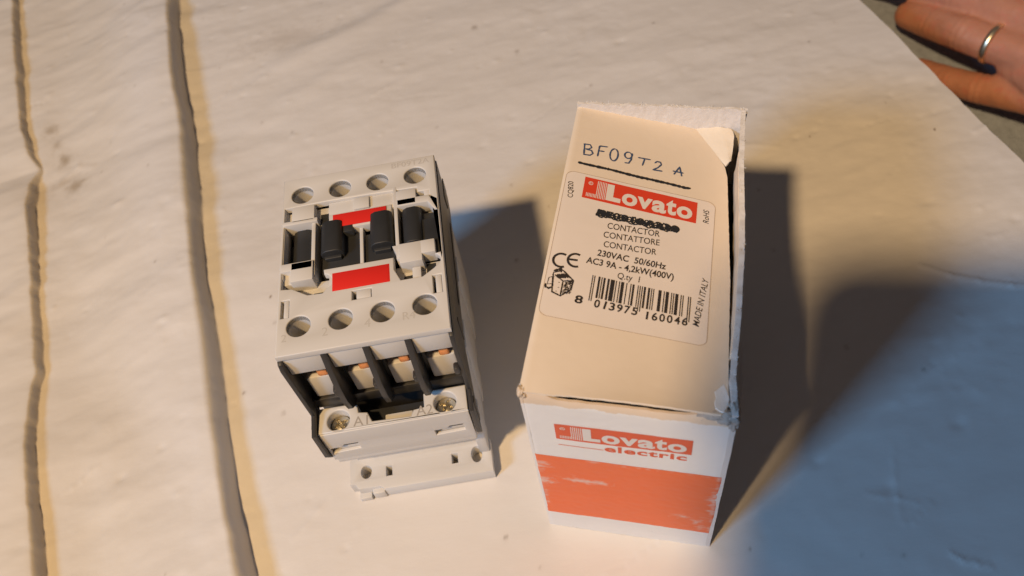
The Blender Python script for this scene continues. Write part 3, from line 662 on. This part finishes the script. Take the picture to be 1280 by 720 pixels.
    # grid clipped to the rounded outline by squeezing each row
    def half(y):
        d = max(0, sy0+rc-y, y-(sy1-rc)); return rc-math.sqrt(max(rc*rc-d*d, 0)) if d else 0
    g = []
    for j in range(ny+1):
        y = sy0+(sy1-sy0)*j/ny; ins = half(y)
        g.append([mb.bm.verts.new(E1(sx0+ins+(sx1-sx0-2*ins)*i/nx, y-.055*(ins+(sx1-sx0-2*ins)*i/nx))) for i in range(nx+1)])
    for j in range(ny):
        for i in range(nx): mb.bm.faces.new((g[j][i], g[j][i+1], g[j+1][i+1], g[j+1][i]))
    st = mb.build('paper_sticker', M['sticker'], r, smooth=True)
    mb = MB(); ol = outline(); mb.stroke(ol+[ol[0]], .14, E(.07), taper=False); mb.build('sticker_edge', M['line'], st)
    E2, E3 = E(.08), E(.12)
    logo(r, E2, E3, 5.9, 35.05, 57.9, 65.05, -.066, M['redprint'], M['inkw'])
    def LT(t, a, b, h, **k):
        mb = MB(); lettering(mb, t, a, b, h, E2, **k); mb.build('printed_line' if len(t) > 1 else 'printed_digit', M['ink'], st)
    LT('CONTACTOR', (13.5, 49.2), (26.5, 49.4), 1.95); LT('CONTATTORE', (12.9, 46.2), (26.7, 46.6), 1.9); LT('CONTACTOR', (13.3, 43.2), (26.2, 43.4), 1.9)
    LT('230VAC  50/60Hz', (12.1, 40.2), (28.8, 39.4), 1.95, bold=.022); LT('AC3 9A - 4,2kW(400V)', (9.8, 37.4), (30.9, 36.6), 1.95, bold=.022)
    LT('Q.ty  1', (17.7, 34.4), (23.0, 34.2), 1.8)
    LT('8', (8.7, 25.3), (10.6, 25.2), 2.3, bold=.03)
    for k, ch in enumerate('013975'): a = 13.3+k*1.76; LT(ch, (a+(.45 if ch == '1' else 0), 24.9-.1*(k)*.9), (a+(.95 if ch == '1' else 1.35), 24.9-.1*(k+.8)*.9), 2.3, bold=.025 if ch != '1' else .012)
    for k, ch in enumerate('160046'): a = 25.1+k*1.72; LT(ch, (a+(.4 if ch == '1' else 0), 23.7-.02*k), (a+(1.32 if ch != '1' else .9), 23.7-.02*(k+.8)), 2.3, bold=.025 if ch != '1' else .012)
    LT('CQ820', (3.75, 57.2), (3.1, 62.6), 1.35); LT('RoHS', (38.2, 56.6), (38.1, 61.2), 1.45, shear=.25); LT('MADE IN ITALY', (37.6, 23.8), (39.2, 38.8), 1.5, shear=.25)
    # conformity mark: two open letters drawn as arcs
    mb = MB()
    mb.stroke(circ((3.95, 36.9), 1.95, 16, 2.0, math.radians(62), math.radians(298), False), .62, E2, taper=False)
    mb.stroke(circ((7.3, 37.6), 1.85, 16, 1.95, math.radians(62), math.radians(298), False), .62, E2, taper=False); mb.stroke([(5.7, 37.6), (7.8, 37.7)], .6, E2, taper=False)
    mb.build('conformity_mark', M['ink'], st)
    # bar code
    Lc = ['0001101', '0011001', '0010011', '0111101', '0100011', '0110001', '0101111', '0111011', '0110111', '0001011']
    Rc = [''.join('1' if c == '0' else '0' for c in s) for s in Lc]; Gc = [s[::-1] for s in Rc]
    par_ = {'8': 'LGLGGL'}['8']; code = '013975160046'
    bits = '101'+''.join((Lc if par_[i] == 'L' else Gc)[int(code[i])] for i in range(6))+'01010'+''.join(Rc[int(c)] for c in code[6:])+'101'
    mb = MB(); i = 0; bx0, bx1 = 11.9, 35.4
    while i < 95:
        if bits[i] == '1':
            j = i
            while j < 95 and bits[j] == '1': j += 1
            a, b = bx0+(bx1-bx0)*i/95, bx0+(bx1-bx0)*j/95
            guard = i < 3 or 45 <= i < 50 or i >= 92
            tp = lambda x: 34.1-.075*(x-bx0); bt = lambda x: (26.5 if guard else 27.7)-.075*(x-bx0)
            mb.poly([(a, bt(a)), (b, bt(b)), (b, (bt(b)+tp(b))/2), (b, tp(b)), (a, tp(a)), (a, (bt(a)+tp(a))/2)], E2); i = j
        else: i += 1
    mb.build('bar_code', M['ink'], st)
    # small drawing of the device: outline, hatching, dots
    mb = MB(); K = lambda u, v: (1.2+u*6.6, 26.4+v*8.2)
    sk = lambda pts, wd: mb.stroke([K(*p) for p in pts], wd*1.15, E2, wob=.3)
    sk([(.22, .80), (.55, .93), (.98, .62), (.95, .28), (.62, .02), (.30, .12), (.22, .80)], .34)
    sk([(.30, .72), (.62, .55), (.62, .02)], .3); sk([(.62, .55), (.98, .62)], .25); sk([(.22, .86), (.48, .98), (.50, .84)], .5)
    sk([(.30, .68), (.10, .60), (.08, .36), (.28, .40)], .2); sk([(.02, .28), (.16, .22), (.28, .30)], .45); sk([(.02, .38), (.04, .22)], .4)
    for k in range(6): sk([(.30+k*.07, .74+k*.02), (.46+k*.08, .62+k*.015)], .55 if k % 2 else .35)
    rr = random.Random(5)
    for k in range(150):
        u = rr.uniform(.66, .95); v = rr.uniform(.10+.2*(u-.66), .58); sk([(u, v), (u+rr.uniform(.02, .06), v+rr.uniform(-.03, .05))], rr.uniform(.2, .42))
    for u, v in ((.46, .48), (.48, .30), (.42, .16)): sk([(u, v), (u+.05, v)], .34)
    mb.build('device_drawing', M['ink'], st)
    # crossed-out part number: scribble of overlapping loops
    mb = MB(); rr = random.Random(11); pts = []
    for k in range(190):
        u = k/189; ph = k*.62; x = 10.7+u*20.3+.75*math.cos(ph); y = 53.6-.95*u+(1.0+.25*math.sin(k*.17))*math.sin(ph)+rr.uniform(-.12, .12); pts.append((x, y))
    mb.stroke(pts, .44, lambda u, v: E(.10+.02*random.random())(u, v), wob=.25)
    for k in range(4): mb.stroke([(10.3+.5*k, 52.6+.3*k), (10.9+.5*k, 55.0-.1*k)], .6, E(.13), wob=.3)
    mb.stroke([(10.5, 53.9), (16, 53.4), (22, 53.2), (27, 52.8), (31.2, 52.9)], .5, E(.13), wob=.5)
    lettering(mb, 'BF0910A230', (10.4, 52.7), (30.9, 51.8), 2.2, E(.15), bold=.03)
    mb.build('scribble', M['marker'], st)
    # ---- handwriting on the flap itself
    def blob(cx, cy, rx, ry, a0, a1, n=14): return circ((cx, cy), rx, n, ry, math.radians(a0), math.radians(a1), False)
    mb = MB(); E4 = E(.06); SW = .46
    hw = lambda pts, wd=SW: mb.stroke(pts, wd, E4, wob=.18)
    def done():
        nonlocal mb
        mb.build('handwritten_letter', M['pen'], r); mb = MB()
    hw([(4.1, 76.6), (4.4, 72.8)]); hw([(3.8, 76.5), (5.6, 76.6), (6.1, 75.7), (5.4, 74.9), (4.4, 74.8)]); hw([(4.4, 74.8), (6.2, 74.6), (6.7, 73.6), (6.0, 72.8), (4.2, 72.7)]); done()
    hw([(8.1, 76.9), (8.0, 72.9)]); hw([(8.0, 76.8), (10.3, 77.0)]); hw([(8.0, 75.0), (9.6, 75.1)]); done()
    hw(blob(12.2, 74.6, 1.05, 2.2, 80, 440, 20)); done()
    hw(blob(15.9, 75.4, .95, 1.15, 60, 420, 14)); hw([(16.9, 76.4), (16.8, 74.0), (16.3, 72.6), (15.2, 72.5)]); done()
    hw([(18.5, 75.3), (21.9, 75.3)]); hw([(20.3, 75.2), (19.9, 72.6)]); done()
    hw([(23.0, 74.3), (23.6, 75.1), (24.5, 75.0), (24.8, 74.2), (24.0, 72.9), (22.8, 71.8), (25.3, 71.9)]); done()
    hw([(28.3, 71.5), (29.6, 74.6), (30.4, 71.3)]); hw([(27.9, 72.7), (30.8, 72.6)]); done()
    mb = MB(); mb.stroke([(3.3, 69.6), (5, 69.4), (12, 69.1), (20, 68.3), (27, 67.9), (31.6, 67.5), (33, 67.7)], .85, E4, wob=.3); mb.stroke([(4, 69.6), (14, 68.9), (24, 68.3)], .45, E(.08), wob=.4)
    mb.build('pen_underline', M['marker'], r)
build_box()

# ================================================================== hand with ring, grey cloth below the table edge
def organic(chains, voxel, smooth=7):
    """one continuous skin round tapering chains of (point, radius)"""
    t = bmesh.new(); bmesh.ops.create_icosphere(t, subdivisions=2, radius=1); bv = np.array([v.co[:] for v in t.verts]); bf = np.array([[v.index for v in f.verts] for f in t.faces]); t.free()
    V, Fc, k = [], [], 0
    for pts in chains:
        for (a, ra), (b, rb) in zip(pts, pts[1:]):
            a, b = np.array(a), np.array(b); n = max(2, int(np.linalg.norm(b-a)/2.5))
            for i in range(n+1):
                u = i/n; V.append(bv*(ra+(rb-ra)*u)+a+(b-a)*u); Fc.append(bf+k); k += len(bv)
    V = np.concatenate(V)*S; Fc = np.concatenate(Fc)
    me = bpy.data.meshes.new('t'); me.from_pydata(V.tolist(), [], Fc.tolist()); me.update()
    o = bpy.data.objects.new('t', me); COL.objects.link(o)
    md = o.modifiers.new('r', 'REMESH'); md.mode = 'VOXEL'; md.voxel_size = voxel*S
    sm = o.modifiers.new('s', 'SMOOTH'); sm.iterations = smooth; sm.factor = .5
    dg = bpy.context.evaluated_depsgraph_get(); me2 = bpy.data.meshes.new_from_object(o.evaluated_get(dg)); bpy.data.objects.remove(o)
    for p in me2.polygons: p.use_smooth = True
    return me2
def build_hand():
    ch = {
     'ring': [((233.6, 334.5, -51), 7.0), ((235.2, 331.2, -50), 7.8), ((239.7, 320, -47), 8.6), ((244.9, 302.7, -42), 9.0), ((253.1, 289.7, -41), 9.2), ((265.6, 267, -37), 10.2), ((312, 262, -40), 12)],
     'pinky': [((231.5, 316, -71), 5.8), ((234.2, 311, -69), 6.6), ((239.8, 294.7, -64), 7.2), ((247.3, 280.1, -59), 7.6), ((266.3, 253.6, -50), 9.2), ((310, 252, -45), 12)],
     'middle': [((229, 363, -47), 7.6), ((241, 343.8, -40), 8.8), ((250.6, 323, -35), 9.2), ((271.8, 282.4, -30), 10.6), ((318, 268, -36), 12.5)],
     'index': [((255.5, 391.6, -46), 7.4), ((264.6, 371.5, -38), 8.6), ((271.6, 345.9, -32), 9.2), ((286.7, 301.3, -28), 11), ((326, 276, -36), 13)],
     'thumb': [((333.7, 399, -50), 8.5), ((341.5, 367.7, -44), 10), ((340.6, 326.5, -40), 12), ((338, 285, -42), 15)],
     'web1': [((258, 277, -45), 8.0), ((262, 262, -43), 10), ((300, 258, -43), 13)], 'web2': [((262, 285, -37), 8.6), ((276, 283, -32), 10)], 'web3': [((277, 300, -31), 9.0), ((284, 292, -30), 10.5)],
     'palm': [((290, 280, -40), 14), ((318, 272, -42), 17), ((350, 262, -45), 18), ((392, 250, -46), 20), ((450, 236, -46), 26), ((520, 220, -50), 32)],
     'palm2': [((285, 262, -44), 12), ((320, 256, -45), 15), ((352, 256, -47), 16)],
    }
    me2 = organic(ch.values(), 1.1)
    me2.name = 'person'
    nv = len(me2.vertices); co = np.empty(nv*3); no = np.empty(nv*3); me2.vertices.foreach_get('co', co); me2.vertex_normals.foreach_get('vector', no)
    k = np.array([.35*noise.noise(Vector(c)*1.2)+.18*noise.noise(Vector(c)*4) for c in co.reshape(-1, 3)])   # shallow unevenness
    P_ = co.reshape(-1, 3)/S
    for nm, ids in (('ring', (2, 3)), ('pinky', (2, 3)), ('middle', (2, 3)), ('index', (1, 2))):
        for i in ids:
            a = np.array(ch[nm][i][0]); d = np.array(ch[nm][i+1][0])-np.array(ch[nm][i-1][0]); d /= np.linalg.norm(d)
            q = P_-a; u = q@d; rad = np.linalg.norm(q-u[:, None]*d, axis=1)
            k -= np.where(rad < 12, .42*np.exp(-(u/4.2)**2)*np.clip(np.cos(u*1.9)*1.6-.5, 0, 1)-.25*np.exp(-(u/7)**2), 0)
    me2.vertices.foreach_set('co', (co.reshape(-1, 3)+no.reshape(-1, 3)*k[:, None]*S).ravel()); me2.update()
    me2.materials.clear(); me2.materials.append(M['skin'])
    for p in me2.polygons: p.use_smooth = True
    o = bpy.data.objects.new('person', me2); COL.objects.link(o)
    tag(o, 'hand of a person with ring, resting on grey cloth past the sheet edge', 'person')
    # nails
    def nail(c, ax, up, L, Wd):
        c, ax, up = Vector(c), Vector(ax).normalized(), Vector(up).normalized(); sd = ax.cross(up).normalized(); up = sd.cross(ax).normalized()
        vs_, fs = [], []; n = 8
        for i in range(n+1):
            for j in range(n+1):
                u, v = i/n*2-1, j/n*2-1; x = u*math.sqrt(1-v*v/2)*L; y = v*math.sqrt(1-u*u/2)*Wd
                vs_.append(tuple(c+ax*x+sd*y+up*(-(y*y)/(Wd*2.2)-(x*x)/(L*9)+.15)))
        for i in range(n):
            for j in range(n): a = i*(n+1)+j; fs.append((a, a+n+1, a+n+2, a+1))
        raw('fingernail', vs_, fs, M['nail'], o, smooth=True)
    nail((233.6, 331.8, -43.2), (-.33, .85, -.28), (-.25, .1, 1), 5.2, 4.2)
    nail((230.5, 363, -38.4), (-.45, .8, -.3), (-.2, .1, 1), 5.6, 4.4)
    nail((255.5, 390.5, -37), (-.35, .85, -.3), (-.2, .1, 1), 5.4, 4.4)
    # ring: flat band around the finger
    a, b = Vector((244.9, 302.7, -42)), Vector((265.6, 267, -37)); d = (b-a).normalized(); c = a.lerp(b, .36)
    s1 = d.orthogonal().normalized(); s2 = d.cross(s1); vs_, fs = [], []; n = 48; prof = [(9.3, -1.35), (9.9, -1.2), (10.2, 0), (9.9, 1.2), (9.3, 1.35), (9.1, 0)]
    for i in range(n):
        an = 2*math.pi*i/n
        for rr, q in prof: vs_.append(tuple(c+d*q*1.15+(s1*math.cos(an)+s2*math.sin(an))*rr*.985))
    k = len(prof)
    for i in range(n):
        for j in range(k): fs.append((i*k+j, ((i+1) % n)*k+j, ((i+1) % n)*k+(j+1) % k, i*k+(j+1) % k))
    rg = raw('finger_ring', vs_, fs, M['gold'], None, smooth=True); tag(rg, 'thin pale metal ring on the finger at the top right', 'ring')
    # cloth the hand lies on: follows the slope of the hand, with a seam and soft folds
    U = np.linspace(170, 560, 160); V = np.linspace(120, 560, 180); X, Y = np.meshgrid(U, V)
    n_ = (X-239)*.54+(Y-295)*.84
    Z = -76+.28*n_-.0012*np.maximum(n_, 0)**2+3.0*fbm(X/60, Y/60, 51, 3)+.5*fbm(X/9, Y/9, 57, 3)
    dS = (X-249)*.91-(Y-262)*-.41; Z = Z+1.8*np.exp(-(dS/3.5)**2)-2.0*np.exp(-((dS+6)/4)**2)
    Z = np.minimum(Z, -49.)
    c_ = grid_mesh('grey_cloth', X, Y, Z, M['cloth']); tag(c_, 'grey woven cloth lying under the hand, beyond the edge of the sheet', 'cloth')
build_hand()

# ================================================================== the phone that takes the picture: it throws the soft shadow at lower right
def build_phone():
    r = root('smartphone', (0, 0, 0), 0, 'dark smartphone held above the table, taking the picture', 'phone')
    PR = math.radians(-2)
    ax = R2*math.cos(PR)+U2*math.sin(PR); ay = -R2*math.sin(PR)+U2*math.cos(PR); az = -FW
    mt = Matrix((ax, ay, az)).transposed().to_4x4(); mt.translation = (Vector((0, 0, H))+az*20)*S
    r.matrix_world = mt
    x0, x1, y0, y1, rc = -54, 114, -60, 29, 18
    pts = []
    for cx, cy, a in ((x1-rc, y1-rc, 0), (x0+rc, y1-rc, 90), (x0+rc, y0+rc, 180), (x1-rc, y0+rc, 270)):
        pts += [(cx+rc*math.cos(math.radians(a+15*i)), cy+rc*math.sin(math.radians(a+15*i))) for i in range(7)]
    MB().prism(pts, 'z', .5, 8.5, bev=1.2, seg=3).build('phone_body', M['phone'], r, smooth=True)
    MB().prism([(p[0]*.97+1.2, p[1]*.95-1.3) for p in pts], 'z', 8.55, 8.75, bev=.05).build('screen', M['glass'], r)
    MB().cyl((0, 0), 5, -.6, .6, bev=.2).cyl((13, 0), 5, -.6, .6, bev=.2).build('camera_lens', M['glass'], r, smooth=True)
    # the hand that holds its left end
    ch = []
    for k, (yy, ln) in enumerate(((-14, 6), (-30, 10), (-46, 10), (-61, 6))):
        ch.append([((-34+ln, yy, 3-6), 7), ((-46, yy-1, -6), 7.8), ((-63, yy-6, 4), 8.6), ((-62, yy-8, 20), 9), ((-52, yy-10+3*k, 34), 11)])
    ch.append([((-14, -40, 17), 8), ((-30, -50, 20), 9.5), ((-48, -66, 30), 12), ((-40, -84, 46), 15)])
    ch.append([((-54, -32, 34), 13), ((-50, -62, 36), 17), ((-30, -96, 54), 23), ((10, -150, 90), 25), ((90, -240, 150), 33)])
    me = organic([[((p[0]+5, p[1]-11, p[2]+6), q) for p, q in c] for c in ch], 1.6)
    me.name = 'person'; me.materials.clear(); me.materials.append(M['skin'])
    o = bpy.data.objects.new('person', me); COL.objects.link(o); o.matrix_world = mt
    tag(o, 'hand of the photographer gripping the end of the smartphone', 'person')
build_phone()
